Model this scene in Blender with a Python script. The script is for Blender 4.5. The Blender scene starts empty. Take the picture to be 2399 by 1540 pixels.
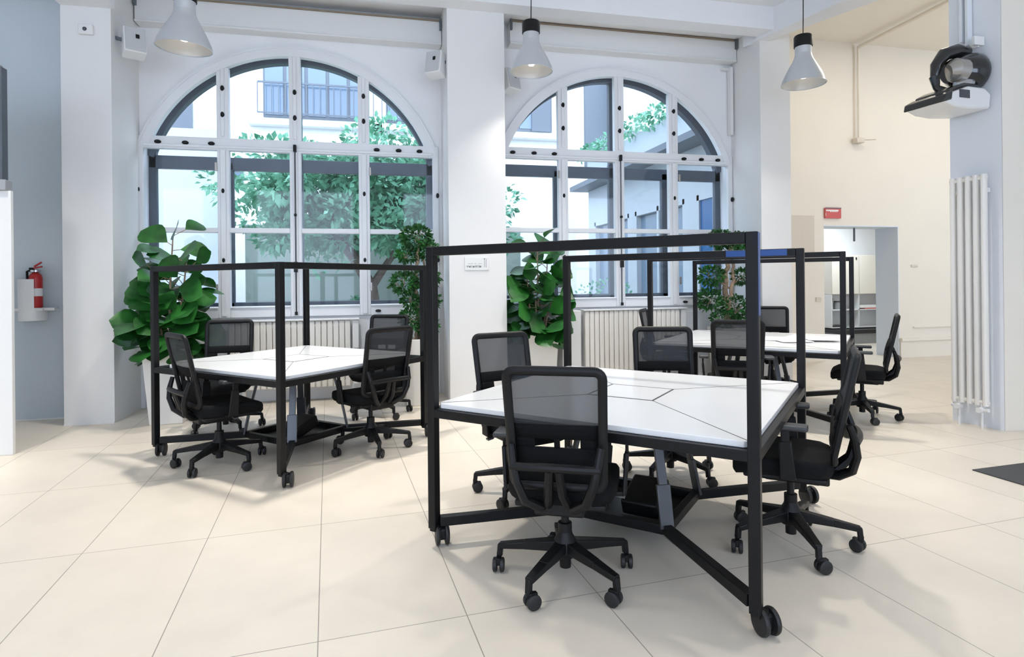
import bpy, bmesh, math, random
from mathutils import Vector, Matrix
PI = math.pi
R = math.radians
scn = bpy.context.scene
col = scn.collection
random.seed(4)

# ------------------------------------------------------------------ materials
def mat(name, color, rough=.5, metal=0., bump=0., bscale=60., var=0., vscale=8., spec=.5, coat=0.):
    m = bpy.data.materials.new(name); m.use_nodes = True
    nt = m.node_tree; b = nt.nodes['Principled BSDF']
    b.inputs['Base Color'].default_value = (*color, 1)
    b.inputs['Roughness'].default_value = rough
    b.inputs['Metallic'].default_value = metal
    b.inputs['Specular IOR Level'].default_value = spec
    b.inputs['Coat Weight'].default_value = coat
    if bump or var:
        tc = nt.nodes.new('ShaderNodeTexCoord')
    if var:
        n = nt.nodes.new('ShaderNodeTexNoise'); n.inputs['Scale'].default_value = vscale
        n.inputs['Detail'].default_value = 4
        r = nt.nodes.new('ShaderNodeMapRange'); r.inputs[1].default_value = .3; r.inputs[2].default_value = .7
        r.inputs[3].default_value = 1 - var; r.inputs[4].default_value = 1 + var
        x = nt.nodes.new('ShaderNodeVectorMath'); x.operation = 'SCALE'
        x.inputs[0].default_value = color
        nt.links.new(tc.outputs['Object'], n.inputs['Vector'])
        nt.links.new(n.outputs['Fac'], r.inputs[0])
        nt.links.new(r.outputs[0], x.inputs['Scale'])
        nt.links.new(x.outputs[0], b.inputs['Base Color'])
    if bump:
        n2 = nt.nodes.new('ShaderNodeTexNoise'); n2.inputs['Scale'].default_value = bscale
        bp = nt.nodes.new('ShaderNodeBump'); bp.inputs['Strength'].default_value = bump
        bp.inputs['Distance'].default_value = .01
        nt.links.new(tc.outputs['Object'], n2.inputs['Vector'])
        nt.links.new(n2.outputs['Fac'], bp.inputs['Height'])
        nt.links.new(bp.outputs['Normal'], b.inputs['Normal'])
    return m

def emis(name, color, strength):
    m = bpy.data.materials.new(name); m.use_nodes = True
    nt = m.node_tree; nt.nodes.remove(nt.nodes['Principled BSDF'])
    e = nt.nodes.new('ShaderNodeEmission'); e.inputs[0].default_value = (*color, 1); e.inputs[1].default_value = strength
    nt.links.new(e.outputs[0], nt.nodes['Material Output'].inputs[0])
    return m

def glassy(name, tint=(1, 1, 1), f=.06):
    m = bpy.data.materials.new(name); m.use_nodes = True
    nt = m.node_tree; nt.nodes.remove(nt.nodes['Principled BSDF'])
    t = nt.nodes.new('ShaderNodeBsdfTransparent'); t.inputs[0].default_value = (*tint, 1)
    g = nt.nodes.new('ShaderNodeBsdfGlossy'); g.inputs['Roughness'].default_value = .03
    x = nt.nodes.new('ShaderNodeMixShader'); x.inputs[0].default_value = f
    nt.links.new(t.outputs[0], x.inputs[1]); nt.links.new(g.outputs[0], x.inputs[2])
    nt.links.new(x.outputs[0], nt.nodes['Material Output'].inputs[0])
    return m

def meshfab(name, color, opac):
    """woven mesh fabric: opaque dark threads over open gaps"""
    m = bpy.data.materials.new(name); m.use_nodes = True
    nt = m.node_tree; b = nt.nodes['Principled BSDF']
    b.inputs['Base Color'].default_value = (*color, 1); b.inputs['Roughness'].default_value = .7
    b.inputs['Specular IOR Level'].default_value = .3
    t = nt.nodes.new('ShaderNodeBsdfTransparent')
    tc = nt.nodes.new('ShaderNodeTexCoord')
    n = nt.nodes.new('ShaderNodeTexNoise'); n.inputs['Scale'].default_value = 3
    r = nt.nodes.new('ShaderNodeMapRange'); r.inputs[3].default_value = opac - .05; r.inputs[4].default_value = opac + .05
    x = nt.nodes.new('ShaderNodeMixShader')
    nt.links.new(tc.outputs['Object'], n.inputs['Vector']); nt.links.new(n.outputs['Fac'], r.inputs[0])
    nt.links.new(r.outputs[0], x.inputs[0])
    nt.links.new(t.outputs[0], x.inputs[1]); nt.links.new(b.outputs[0], x.inputs[2])
    nt.links.new(x.outputs[0], nt.nodes['Material Output'].inputs[0])
    return m

def leafmat(name, c1, c2, rough=.4, scale=9., trans=.25):
    m = bpy.data.materials.new(name); m.use_nodes = True
    nt = m.node_tree; b = nt.nodes['Principled BSDF']; b.inputs['Roughness'].default_value = rough
    tc = nt.nodes.new('ShaderNodeTexCoord'); n = nt.nodes.new('ShaderNodeTexNoise'); n.inputs['Scale'].default_value = scale
    cr = nt.nodes.new('ShaderNodeValToRGB'); cr.color_ramp.elements[0].color = (*c1, 1); cr.color_ramp.elements[1].color = (*c2, 1)
    cr.color_ramp.elements[0].position = .35; cr.color_ramp.elements[1].position = .65
    nt.links.new(tc.outputs['Object'], n.inputs['Vector']); nt.links.new(n.outputs['Fac'], cr.inputs[0])
    nt.links.new(cr.outputs[0], b.inputs['Base Color'])
    tr = nt.nodes.new('ShaderNodeBsdfTranslucent'); x = nt.nodes.new('ShaderNodeMixShader'); x.inputs[0].default_value = trans
    nt.links.new(cr.outputs[0], tr.inputs[0])
    nt.links.new(b.outputs[0], x.inputs[1]); nt.links.new(tr.outputs[0], x.inputs[2])
    nt.links.new(x.outputs[0], nt.nodes['Material Output'].inputs[0])
    return m

def tilemat():
    m = bpy.data.materials.new('stone_tile'); m.use_nodes = True
    nt = m.node_tree; b = nt.nodes['Principled BSDF']
    b.inputs['Specular IOR Level'].default_value = .35
    tc = nt.nodes.new('ShaderNodeTexCoord'); mp = nt.nodes.new('ShaderNodeMapping')
    mp.inputs['Rotation'].default_value = (0, 0, R(-4)); mp.inputs['Location'].default_value = (.05, -.09, 0)
    br = nt.nodes.new('ShaderNodeTexBrick'); br.offset = 0; br.squash = 1
    br.inputs['Scale'].default_value = 1.
    br.inputs['Brick Width'].default_value = .585; br.inputs['Row Height'].default_value = 1.17
    br.inputs['Mortar Size'].default_value = .0022; br.inputs['Mortar Smooth'].default_value = .2
    br.inputs['Color1'].default_value = (.755, .682, .578, 1); br.inputs['Color2'].default_value = (.725, .655, .555, 1)
    br.inputs['Mortar'].default_value = (.30, .27, .23, 1)
    n = nt.nodes.new('ShaderNodeTexNoise'); n.inputs['Scale'].default_value = 1.6; n.inputs['Detail'].default_value = 8; n.inputs['Roughness'].default_value = .65
    r = nt.nodes.new('ShaderNodeMapRange'); r.inputs[1].default_value = .3; r.inputs[2].default_value = .7; r.inputs[3].default_value = .94; r.inputs[4].default_value = 1.05
    x = nt.nodes.new('ShaderNodeVectorMath'); x.operation = 'SCALE'
    r2 = nt.nodes.new('ShaderNodeMapRange'); r2.inputs[3].default_value = .36; r2.inputs[4].default_value = .5
    nt.links.new(tc.outputs['Object'], mp.inputs[0]); nt.links.new(mp.outputs[0], br.inputs['Vector'])
    nt.links.new(tc.outputs['Object'], n.inputs['Vector']); nt.links.new(n.outputs['Fac'], r.inputs[0])
    nt.links.new(br.outputs['Color'], x.inputs[0]); nt.links.new(r.outputs[0], x.inputs['Scale'])
    nt.links.new(x.outputs[0], b.inputs['Base Color'])
    nt.links.new(n.outputs['Fac'], r2.inputs[0]); nt.links.new(r2.outputs[0], b.inputs['Roughness'])
    return m

M = dict(
    wall=mat('white_wall_paint', (.86, .868, .885), .65, bump=.05, bscale=120, var=.012, vscale=2),
    lining=mat('daylight_tinted_lining', (.70, .76, .84), .6),  # cool daylight on the door jamb is put into this colour
    warm=mat('cream_wall_paint', (.84, .785, .69), .7, bump=.05, bscale=120, var=.012, vscale=2),
    pier=mat('off_white_wall_paint', (.80, .795, .785), .65, bump=.05, bscale=120, var=.012, vscale=2),
    grey=mat('blue_grey_wall_paint', (.56, .62, .66), .6, bump=.04, bscale=120, var=.02, vscale=2),
    column=mat('pale_grey_paint', (.80, .825, .865), .6, bump=.04, bscale=120),
    ceil=mat('ceiling_paint', (.82, .83, .85), .7, bump=.03, bscale=100),
    floor=tilemat(),
    frame=mat('white_window_lacquer', (.80, .815, .84), .35, bump=.02, bscale=40),
    dark=mat('dark_grey_window_frame', (.075, .09, .115), .45, var=.08),
    black=mat('black_powder_coat', (.0045, .0048, .006), .42, bump=.02, bscale=300, spec=.28),
    plastic=mat('black_plastic', (.005, .0053, .0062), .45, bump=.04, bscale=400, spec=.3),
    fabric=mat('black_fabric', (.005, .0054, .0062), .85, bump=.25, bscale=500, spec=.2),
    grip=mat('charcoal_rubber', (.010, .0105, .012), .5),
    armpad=mat('charcoal_arm_pad', (.035, .037, .042), .45),
    chrome=mat('polished_metal', (.6, .6, .62), .2, 1.),
    steel=mat('brushed_grey_metal', (.10, .105, .115), .38, .7),
    mesh=meshfab('chair_mesh', (.045, .05, .058), .62),
    top=mat('white_laminate', (.86, .86, .86), .22, var=.006),
    seam=mat('dark_seam', (.05, .05, .05), .6),
    blue=mat('blue_reflection_strip', (.009, .06, .25), .35),  # colour of a blue reflection, painted as strips on the near table frame
    pot=mat('cream_planter_lacquer', (.80, .775, .73), .4),
    soil=mat('dark_soil', (.03, .022, .016), .95, bump=.6, bscale=60),
    fiddle=leafmat('fiddle_leaf', (.008, .062, .010), (.028, .165, .026), .35, 5., .10),
    ficus=leafmat('small_dark_leaf', (.010, .050, .012), (.03, .17, .03), .4, 7., .15),
    treeleaf=leafmat('courtyard_tree_leaf', (.035, .19, .09), (.26, .58, .40), .5, 2.6, .3),
    bark=mat('pale_bark', (.30, .22, .15), .9, bump=.5, bscale=40, var=.3, vscale=20),
    treebark=mat('tree_bark', (.13, .10, .085), .9, bump=.6, bscale=20, var=.3),
    rad=mat('radiator_enamel', (.83, .80, .745), .35),
    lampbody=mat('satin_aluminium', (.62, .65, .69), .3, .55),
    lampin=mat('reflector_aluminium', (.62, .61, .59), .35, .3),
    bulb=emis('lamp_bulb', (1., .93, .82), 3.),
    speaker=mat('speaker_grey', (.55, .565, .58), .5),
    white=mat('white_plastic', (.80, .80, .79), .4),
    red=mat('red_enamel', (.50, .02, .02), .3),
    redsign=mat('red_sign', (.62, .10, .09), .5),
    cream=mat('cream_panel', (.70, .635, .545), .6),
    glass=glassy('window_glass', (.965, .985, 1.), .025),
    facade=mat('facade_render', (.84, .84, .82), .85, bump=.2, bscale=30, var=.02),
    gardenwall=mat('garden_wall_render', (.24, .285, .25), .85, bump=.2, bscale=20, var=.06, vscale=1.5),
    extgrey=mat('grey_exterior_metal', (.12, .14, .165), .5),
    annex=mat('annex_render', (.46, .50, .53), .8, var=.02),
    extblue=mat('blue_glazed_panel', (.025, .11, .27), .25),
    extglass=mat('exterior_window_glass', (.15, .21, .28), .12, spec=.7),
    paving=mat('courtyard_paving', (.34, .34, .32), .9, var=.1, vscale=2),
    paper=mat('white_paper', (.88, .88, .87), .7),
    greymetal=mat('grey_cabinet', (.33, .345, .36), .45, var=.05),
    grate=mat('dark_floor_mat', (.055, .057, .06), .7, bump=.4, bscale=200),
    clear=mat('silver_trim', (.42, .40, .37), .25, .6),
    gloss=mat('gloss_black', (.006, .0065, .008), .12, coat=.5),
    glossw=mat('gloss_white', (.80, .80, .79), .25),
    brown=mat('brown_rail', (.30, .24, .17), .6),
    counter=mat('dark_counter', (.02, .022, .025), .3),
)

# ------------------------------------------------------------------ mesh builder
class MB:
    def __init__(s): s.bm = bmesh.new()
    def box(s, c, d, rot=None, taper=None):
        hx, hy, hz = d[0] / 2, d[1] / 2, d[2] / 2
        vs = []
        for z in (-1, 1):
            t = 1 if (taper is None or z < 0) else taper
            for x, y in ((-1, -1), (1, -1), (1, 1), (-1, 1)):
                v = Vector((x * hx * t, y * hy * t, z * hz))
                if rot: v = rot @ v
                vs.append(s.bm.verts.new(v + Vector(c)))
        for f in ((3, 2, 1, 0), (4, 5, 6, 7), (0, 1, 5, 4), (1, 2, 6, 5), (2, 3, 7, 6), (3, 0, 4, 7)):
            s.bm.faces.new([vs[i] for i in f])
        return s
    def b2(s, x0, x1, y0, y1, z0, z1):
        return s.box(((x0 + x1) / 2, (y0 + y1) / 2, (z0 + z1) / 2), (x1 - x0, y1 - y0, z1 - z0))
    def bar(s, p, q, w, h, up=(0, 0, 1), w2=None, h2=None):
        p, q = Vector(p), Vector(q); t = (q - p).normalized(); u = Vector(up)
        if abs(t.dot(u)) > .99: u = Vector((1, 0, 0))
        a = t.cross(u).normalized(); b = a.cross(t).normalized()
        w2 = w if w2 is None else w2; h2 = h if h2 is None else h2
        vs = []
        for o, ww, hh in ((p, w, h), (q, w2, h2)):
            for x, y in ((-1, -1), (1, -1), (1, 1), (-1, 1)):
                vs.append(s.bm.verts.new(o + a * x * ww / 2 + b * y * hh / 2))
        for f in ((3, 2, 1, 0), (4, 5, 6, 7), (0, 1, 5, 4), (1, 2, 6, 5), (2, 3, 7, 6), (3, 0, 4, 7)):
            s.bm.faces.new([vs[i] for i in f])
        return s
    def tube(s, pts, r, n=10, closed=False, flat=1.):
        pts = [Vector(p) for p in pts]; N = len(pts)
        rs = r if isinstance(r, (list, tuple)) else [r] * N
        rings = []; ref = None
        for i, p in enumerate(pts):
            if closed: t = pts[(i + 1) % N] - pts[i - 1]
            else: t = pts[min(i + 1, N - 1)] - pts[max(i - 1, 0)]
            t.normalize()
            if ref is None:
                ref = t.cross(Vector((0, 0, 1)))
                if ref.length < .1: ref = t.cross(Vector((1, 0, 0)))
            ref = (ref - t * ref.dot(t)).normalized(); b = t.cross(ref)
            rings.append([s.bm.verts.new(p + ref * math.cos(2 * PI * k / n) * rs[i] + b * math.sin(2 * PI * k / n) * rs[i] * flat) for k in range(n)])
        for i in range(N if closed else N - 1):
            A, B = rings[i], rings[(i + 1) % N]
            for k in range(n): s.bm.faces.new((A[k], A[(k + 1) % n], B[(k + 1) % n], B[k]))
        if not closed:
            s.bm.faces.new(rings[0][::-1]); s.bm.faces.new(rings[-1])
        return s
    def lathe(s, prof, c=(0, 0, 0), n=24, axis='z', closed=False, caps=True):
        rings = []
        for r, z in prof:
            ring = []
            for k in range(n):
                a = 2 * PI * k / n; x, y = r * math.cos(a), r * math.sin(a)
                v = {'z': (x, y, z), 'x': (z, x, y), 'y': (x, z, y)}[axis]
                ring.append(s.bm.verts.new(Vector(v) + Vector(c)))
            rings.append(ring)
        for i in range(len(rings) - 1):
            for k in range(n):
                s.bm.faces.new((rings[i][k], rings[i][(k + 1) % n], rings[i + 1][(k + 1) % n], rings[i + 1][k]))
        if not closed and caps:
            if prof[0][0] > 1e-5: s.bm.faces.new(rings[0][::-1])
            if prof[-1][0] > 1e-5: s.bm.faces.new(rings[-1])
        elif closed:
            for k in range(n):
                s.bm.faces.new((rings[-1][k], rings[-1][(k + 1) % n], rings[0][(k + 1) % n], rings[0][k]))
        return s
    def prism(s, poly, z0, z1, axis='z'):
        def P(a, b, c):
            return {'z': (a, b, c), 'y': (a, c, b), 'x': (c, a, b)}[axis]
        A = [s.bm.verts.new(P(x, y, z0)) for x, y in poly]; B = [s.bm.verts.new(P(x, y, z1)) for x, y in poly]
        n = len(poly)
        s.bm.faces.new(A[::-1]); s.bm.faces.new(B)
        for i in range(n): s.bm.faces.new((A[i], A[(i + 1) % n], B[(i + 1) % n], B[i]))
        return s
    def arc(s, xc, zc, r0, r1, a0, a1, y0, y1, n=40):
        """ring segment in the xz plane"""
        rows = []
        for i in range(n + 1):
            a = a0 + (a1 - a0) * i / n; c, q = math.cos(a), math.sin(a)
            rows.append([s.bm.verts.new((xc + r * c, y, zc + r * q)) for r, y in ((r0, y0), (r1, y0), (r1, y1), (r0, y1))])
        for i in range(n):
            for k in range(4): s.bm.faces.new((rows[i][k], rows[i][(k + 1) % 4], rows[i + 1][(k + 1) % 4], rows[i + 1][k]))
        s.bm.faces.new(rows[0]); s.bm.faces.new(rows[-1][::-1])
        return s
    def grid(s, f, nu, nv, thick=None):
        V = [[s.bm.verts.new(f(i / nu, j / nv)) for j in range(nv + 1)] for i in range(nu + 1)]
        for i in range(nu):
            for j in range(nv): s.bm.faces.new((V[i][j], V[i + 1][j], V[i + 1][j + 1], V[i][j + 1]))
        return s
    def leaf(s, p, d, L, W, droop=.3, n=5, up=(0, 0, 1), peak=.6, cup=.15):
        p = Vector(p); d = Vector(d).normalized(); up = Vector(up)
        a = d.cross(up)
        if a.length < .05: a = d.cross(Vector((1, 0, 0)))
        a.normalize(); nn = a.cross(d).normalized()
        V = []
        for i in range(n + 1):
            t = i / n
            w = W / 2 * (math.sin(PI * min(1, t ** (math.log(.5) / math.log(peak)))) ** .75 if 0 < t < 1 else .03)
            c = p + d * L * t - Vector((0, 0, 1)) * droop * L * t * t
            V.append([s.bm.verts.new(c - a * w + nn * cup * w), s.bm.verts.new(c), s.bm.verts.new(c + a * w + nn * cup * w)])
        for i in range(n):
            for k in range(2): s.bm.faces.new((V[i][k], V[i][k + 1], V[i + 1][k + 1], V[i + 1][k]))
        return s
    def build(s, name, m, parent=None, bevel=0., seg=2, smooth=35, solid=0., recalc=True, sub=0):
        if recalc: bmesh.ops.recalc_face_normals(s.bm, faces=s.bm.faces)
        me = bpy.data.meshes.new(name); s.bm.to_mesh(me); s.bm.free()
        for p in me.polygons: p.use_smooth = True
        if smooth is not None and not sub: me.set_sharp_from_angle(angle=R(smooth))
        me.materials.append(m)
        o = bpy.data.objects.new(name, me); col.objects.link(o)
        if parent: o.parent = parent
        if solid:
            q = o.modifiers.new('solid', 'SOLIDIFY'); q.thickness = solid; q.offset = 0
        if bevel:
            q = o.modifiers.new('bevel', 'BEVEL'); q.width = bevel; q.segments = seg; q.limit_method = 'ANGLE'; q.angle_limit = R(40)
        if sub:
            q = o.modifiers.new('sub', 'SUBSURF'); q.levels = sub; q.render_levels = sub
        return o

def tag(o, label=None, cat=None, group=None, kind=None):
    if label: o['label'] = label
    if cat: o['category'] = cat
    if group: o['group'] = group
    if kind: o['kind'] = kind
    return o
def empty(name, loc=(0, 0, 0), rz=0., label=None, cat=None, group=None, kind=None):
    o = bpy.data.objects.new(name, None); o.empty_display_size = .1
    o.location = loc; o.rotation_euler = (0, 0, rz); col.objects.link(o)
    return tag(o, label, cat, group, kind)
def children(o): return [c for c in bpy.data.objects if c.parent is o]
def copy_tree(o, parent=None):
    c = o.copy(); col.objects.link(c)
    if parent: c.parent = parent
    for ch in children(o): copy_tree(ch, c)
    return c
def struct(name, mb, m, **k):
    o = mb.build(name, m, **k); o['kind'] = 'structure'; return o

# ------------------------------------------------------------------ camera
TH = R(13)
cam = bpy.data.objects.new('camera', bpy.data.cameras.new('camera')); col.objects.link(cam)
cam.data.sensor_width = 36; cam.data.lens = 1410 / 2399 * 36; cam.data.shift_y = -113 / 2399
cam.data.clip_start = .05
cam.matrix_world = Matrix.Translation((0, 0, 1.38)) @ Matrix.Rotation(-TH, 4, 'Z') @ Matrix.Rotation(PI / 2, 4, 'X') @ Matrix.Rotation(-.010, 4, 'Z')
scn.camera = cam

# ------------------------------------------------------------------ room shell
struct('floor', MB().b2(-9, 12, -5, 11.4, -.2, 0), M['floor'])
struct('ceiling', MB().prism([(-9, -5), (10, -5), (10, 4.25), (5.44, 4.25), (4.80, 7.1), (4.6, 8.0), (-9, 8.0)], 4.75, 4.95), M['ceil'])
struct('ceiling_side_room', MB().b2(4.9, 12, 4.2, 9.0, 5.28, 5.45), M['warm'])

ARC_ZC, ARC_R = 2.382, 1.725
def arch_wall(name, x0, x1, xc, dz, y0, y1, ztop):
    """wall between two piers with an arched opening"""
    half = 1.62
    mb = MB(); bm = mb.bm
    xs = [x0] + ([xc - half] if xc - half > x0 + .005 else [])
    N = 48
    xs += [xc - half + 2 * half * i / N for i in range(1, N)] + [xc + half] + ([x1] if x1 > xc + half + .005 else [])
    xs = [x for x in xs if x0 <= x <= x1]
    def zb(x):
        d = abs(x - xc)
        if d >= half - 1e-4: return None
        return ARC_ZC + dz + math.sqrt(ARC_R ** 2 - d * d)
    for a, b in zip(xs[:-1], xs[1:]):
        mid = zb((a + b) / 2)
        za, zb_ = (0, 0) if mid is None else ((zb(a) or ARC_ZC + dz + math.sqrt(ARC_R ** 2 - half ** 2)), (zb(b) or ARC_ZC + dz + math.sqrt(ARC_R ** 2 - half ** 2)))
        v = [bm.verts.new(p) for p in ((a, y0, za), (b, y0, zb_), (b, y0, ztop), (a, y0, ztop), (a, y1, za), (b, y1, zb_), (b, y1, ztop), (a, y1, ztop))]
        for f in ((0, 1, 2, 3), (7, 6, 5, 4), (0, 4, 5, 1), (3, 2, 6, 7)): bm.faces.new([v[i] for i in f])
    for x in (xc - half, xc + half):
        if x0 < x < x1:
            zs = ARC_ZC + dz + math.sqrt(ARC_R ** 2 - half ** 2)
            v = [bm.verts.new(p) for p in ((x, y0, 0), (x, y1, 0), (x, y1, zs), (x, y0, zs))]
            bm.faces.new(v)
    return struct(name, mb, M['wall'], recalc=False, smooth=20)
W1X, W2X = -.872, 3.188
WZ2 = .035
arch_wall('wall_back', -2.6, .87, W1X, 0, 7.45, 7.85, 4.75)
arch_wall('wall_back_right', 1.50, 4.95, W2X, WZ2, 7.45, 7.85, 4.75)
struct('pillar_left', MB().b2(-2.955, -2.515, 6.72, 7.85, 0, 4.75), M['pier'])
struct('pillar_middle', MB().b2(.842, 1.505, 6.80, 7.85, 0, 4.75), M['pier'])
struct('pillar_right', MB().b2(4.862, 5.300, 6.80, 7.85, 0, 5.28), M['pier'])
struct('wall_side_room_left', MB().b2(5.30, 5.50, 7.10, 8.96, 0, 5.28), M['warm'])
mb = MB().b2(-9, 9.7, -5.2, -5.0, 0, .8).b2(-9, 9.7, -5.2, -5.0, 4.25, 4.75)
for a, b in ((-9, -7.9), (-5.0, -3.5), (-.6, 1.0), (3.5, 6.9), (8.7, 9.7)): mb.b2(a, b, -5.2, -5.0, .8, 4.25)
struct('wall_front_unseen', mb, M['wall'])  # unseen wall, its openings shaped to let fill daylight in
struct('wall_far_left', MB().b2(-9.2, -9.0, -5.2, 7.85, 0, 4.75), M['wall'])
struct('wall_far_right', MB().b2(9.5, 9.7, -5.2, 3.9, 0, 4.75), M['wall'])
struct('wall_left', MB().b2(-9, -2.955, 7.10, 7.85, 0, 4.75), M['grey'])
# soffit and beams
struct('trim_1', MB().b2(-2.515, 4.862, 6.80, 7.45, 4.63, 4.75), M['wall'])
struct('trim_2', MB().b2(-2.955, 4.90, 6.56, 6.80, 4.47, 4.75), M['ceil'])
struct('trim_3', MB().prism([(4.79, 7.05), (5.36, 4.30), (5.95, 4.30), (4.96, 6.86)], 4.43, 5.28), M['ceil'])
struct('trim_4', MB().b2(-2.955, -2.48, 1.0, 6.72, 4.12, 4.75), M['wall'])
# right column and wall behind it
struct('pillar_column', MB().prism([(5.385, 4.66), (5.437, 4.215), (5.93, 4.27), (5.88, 4.71)], 0, 5.28), M['column'])
struct('wall_right', MB().prism([(5.438, 4.212), (9.5, 3.75), (9.5, 4.05), (5.80, 4.47)], 0, 5.28), M['warm'])
# side room
mb = MB(); Y0, Y1 = 8.5, 8.96
mb.b2(5.5, 7.24, Y0, Y1, 0, 5.28).b2(8.715, 12, Y0, Y1, 0, 5.28).b2(7.24, 8.715, Y0, Y1, 2.235, 5.28)
struct('wall_side_room', mb, M['warm'])
struct('trim_5', MB().b2(8.700, 8.716, 8.495, 8.965, 0, 2.235).b2(7.24, 8.70, 8.495, 8.965, 2.22, 2.237), M['lining'])
struct('wall_side_room_end', MB().b2(11.4, 11.7, 3.6, 11.4, 0, 5.28), M['warm'])
struct('wall_pantry', MB().b2(6.4, 11.6, 11.056, 11.3, 0, 3.0), M['wall'])
struct('ceiling_pantry', MB().b2(6.4, 11.6, 8.96, 11.3, 2.75, 2.9), M['wall'])
struct('wall_pantry_left', MB().b2(6.2, 6.4, 8.96, 11.3, 0, 3.0), M['wall'])
struct('baseboard_left', MB().b2(-6, -2.955, 7.088, 7.1, 0, .012).b2(-2.955, -2.515, 6.708, 6.72, 0, .012), M['white'])
struct('baseboard_side_room', MB().b2(8.72, 11.4, 8.44, 8.5, .28, .33).b2(8.72, 11.4, 8.47, 8.5, .0, .28).b2(9.0, 11.4, 8.47, 8.5, .50, .52), M['warm'])

# ------------------------------------------------------------------ windows
def arch_z(d, r): return ARC_ZC + math.sqrt(max(0, r * r - d * d))
def window(name, xc, dz, vis_left=-9):
    w = empty(name, (xc, 7.45, dz), kind='structure')
    IR, OR = 1.638, 1.728
    def B(nm, mb, m='frame', bevel=.006, **k): return mb.build(nm, M[m], w, bevel=bevel, **k)
    y0, y1 = -.03, .05
    # arch ring of the frame
    a0 = math.asin((2.97 - ARC_ZC) / IR)
    B('arch_frame', MB().arc(0, ARC_ZC, IR, OR, a0 - .05, PI - a0 + .05, y0 - .005, y1 - .004, 56), bevel=0)
    B('arch_moulding', MB().arc(0, ARC_ZC, OR + .0, OR + .022, a0 - .05, PI - a0 + .05, y0 - .012, y0 + .03, 56), bevel=0)
    B('transom', MB().b2(-1.67, 1.67, y0, y1, 2.895, 3.035).b2(-1.6, 1.6, y0 - .018, y0, 2.915, 2.945))
    for s in (-1, 1):
        B('jamb', MB().b2(s * 1.635 - .035, s * 1.635 + .035, y0, y1, -dz, 2.9))
    for x in (-.78, 0, .78):
        B('mullion', MB().b2(x - .064, x + .064, y0, y1, .98, 2.9).b2(x - .028, x + .028, y0 - .022, y0, 1.0, 2.9))
        B('arch_mullion', MB().b2(x - .066, x + .066, y0, y1, 3.03, arch_z(x, IR) + .02).b2(x - .02, x + .02, y0 - .015, y0, 3.05, arch_z(x, IR)))
    edges = [(-1.6, -.844), (-.716, -.064), (.064, .716), (.844, 1.6)]
    for a, b in edges:
        B('middle_rail', MB().b2(a, b, y0, y1, 1.955, 2.012))
        B('bottom_rail', MB().b2(a, b, y0, y1, .98, 1.11).b2(a, b, y0 - .02, y0 + .0, 1.09, 1.105))
        for z0, z1 in ((1.11, 1.955), (2.012, 2.895)):
            MB().b2(a, b, .008, .014, z0, z1).build('pane', M['glass'], w)
    for a, b in edges:
        mb = MB(); N = 14; a_, b_ = max(a, -1.495), min(b, 1.495)
        pts = [(a_, 3.035), (b_, 3.035)] + [(b_ + (a_ - b_) * i / N, arch_z(b_ + (a_ - b_) * i / N, IR + .01)) for i in range(N + 1)]
        mb.prism(pts, .008, .014, 'y').build('arch_pane', M['glass'], w)
    # panelled parapet under the glass
    B('lower_panel', MB().b2(-1.6, 1.6, .0, .05, -dz, .98).b2(-1.6, -.9, -.012, .0, .1, .9).b2(.9, 1.6, -.012, .0, .1, .9))
    # dark outer casement behind the white one
    q0, q1 = .20, .27
    B('outer_casement', MB().b2(-1.62, 1.62, q0, q1, 2.71, 2.86).b2(-1.62, 1.62, q0, q1, 1.08, 1.15)
      .b2(-1.65, -1.54, q0, q1, 1.08, 2.95).b2(1.54, 1.65, q0, q1, 1.08, 2.95)
      .b2(-.84, -.72, q0, q1, 1.08, 2.8).b2(.72, .84, q0, q1, 1.08, 2.8).b2(-.06, .06, q0, q1, 1.08, 2.9), 'dark')
    B('outer_arch', MB().arc(0, ARC_ZC, 1.625, 1.76, .28, PI - .28, .17, .27, 48).b2(-.055, .055, .18, .26, 2.9, 4.05), 'dark', bevel=0)
    B('outer_sill', MB().b2(-1.62, 1.62, .07, .4, 1.055, 1.08), 'extgrey')
    # black knobs
    def knob(x, z, rx=.028, rz=.022):
        mb = MB(); mb.lathe([(.0, -.034), (.014, -.034), (.021, -.028), (.026, -.012), (.026, 0)], (0, 0, 0), 12, 'y')
        for v in mb.bm.verts: v.co = Vector((x + v.co.x * rx / .026, y0 + v.co.y, z + v.co.z * rz / .026))
        mb.build('window_knob', M['plastic'], w)
    for x in (-1.45, -1.17, -.90, .93, 1.19, 1.44): knob(x, 2.966, .036, .022)
    for x in (-.78, 0, .78):
        for z in (3.30, 3.60): knob(x, z, .022, .034)
    for x in (-1.655, -.78, .78, 1.655): knob(x, 2.43, .02, .032); knob(x, 1.64, .02, .03)
    for x in (.93, -1.2): knob(x, 1.03, .035, .018)
    # espagnolette rod
    rod = MB().tube([(0, y0 - .035, 1.02), (0, y0 - .035, 2.95)], .008, 8).build('bolt_rod', M['steel'], w)
    MB().b2(-.017, .017, y0 - .055, y0 - .015, 2.90, 2.98).b2(-.014, .014, y0 - .055, y0 - .015, 2.15, 2.18).b2(-.02, .02, y0 - .07, y0 - .02, 1.50, 1.62).b2(-.015, .015, y0 - .055, y0 - .015, 1.0, 1.04).build('rod_keep', M['plastic'], rod, bevel=.004)
    for x in (-.85, .78 + .07):
        for z in (2.70, 1.32): MB().b2(x - .012, x + .012, y0 - .035, y0 - .02, z - .05, z + .05).build('hinge', M['clear'], w, bevel=.003)
    return w
window('window_1', W1X, 0)
window('window_2', W2X, WZ2)

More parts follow.
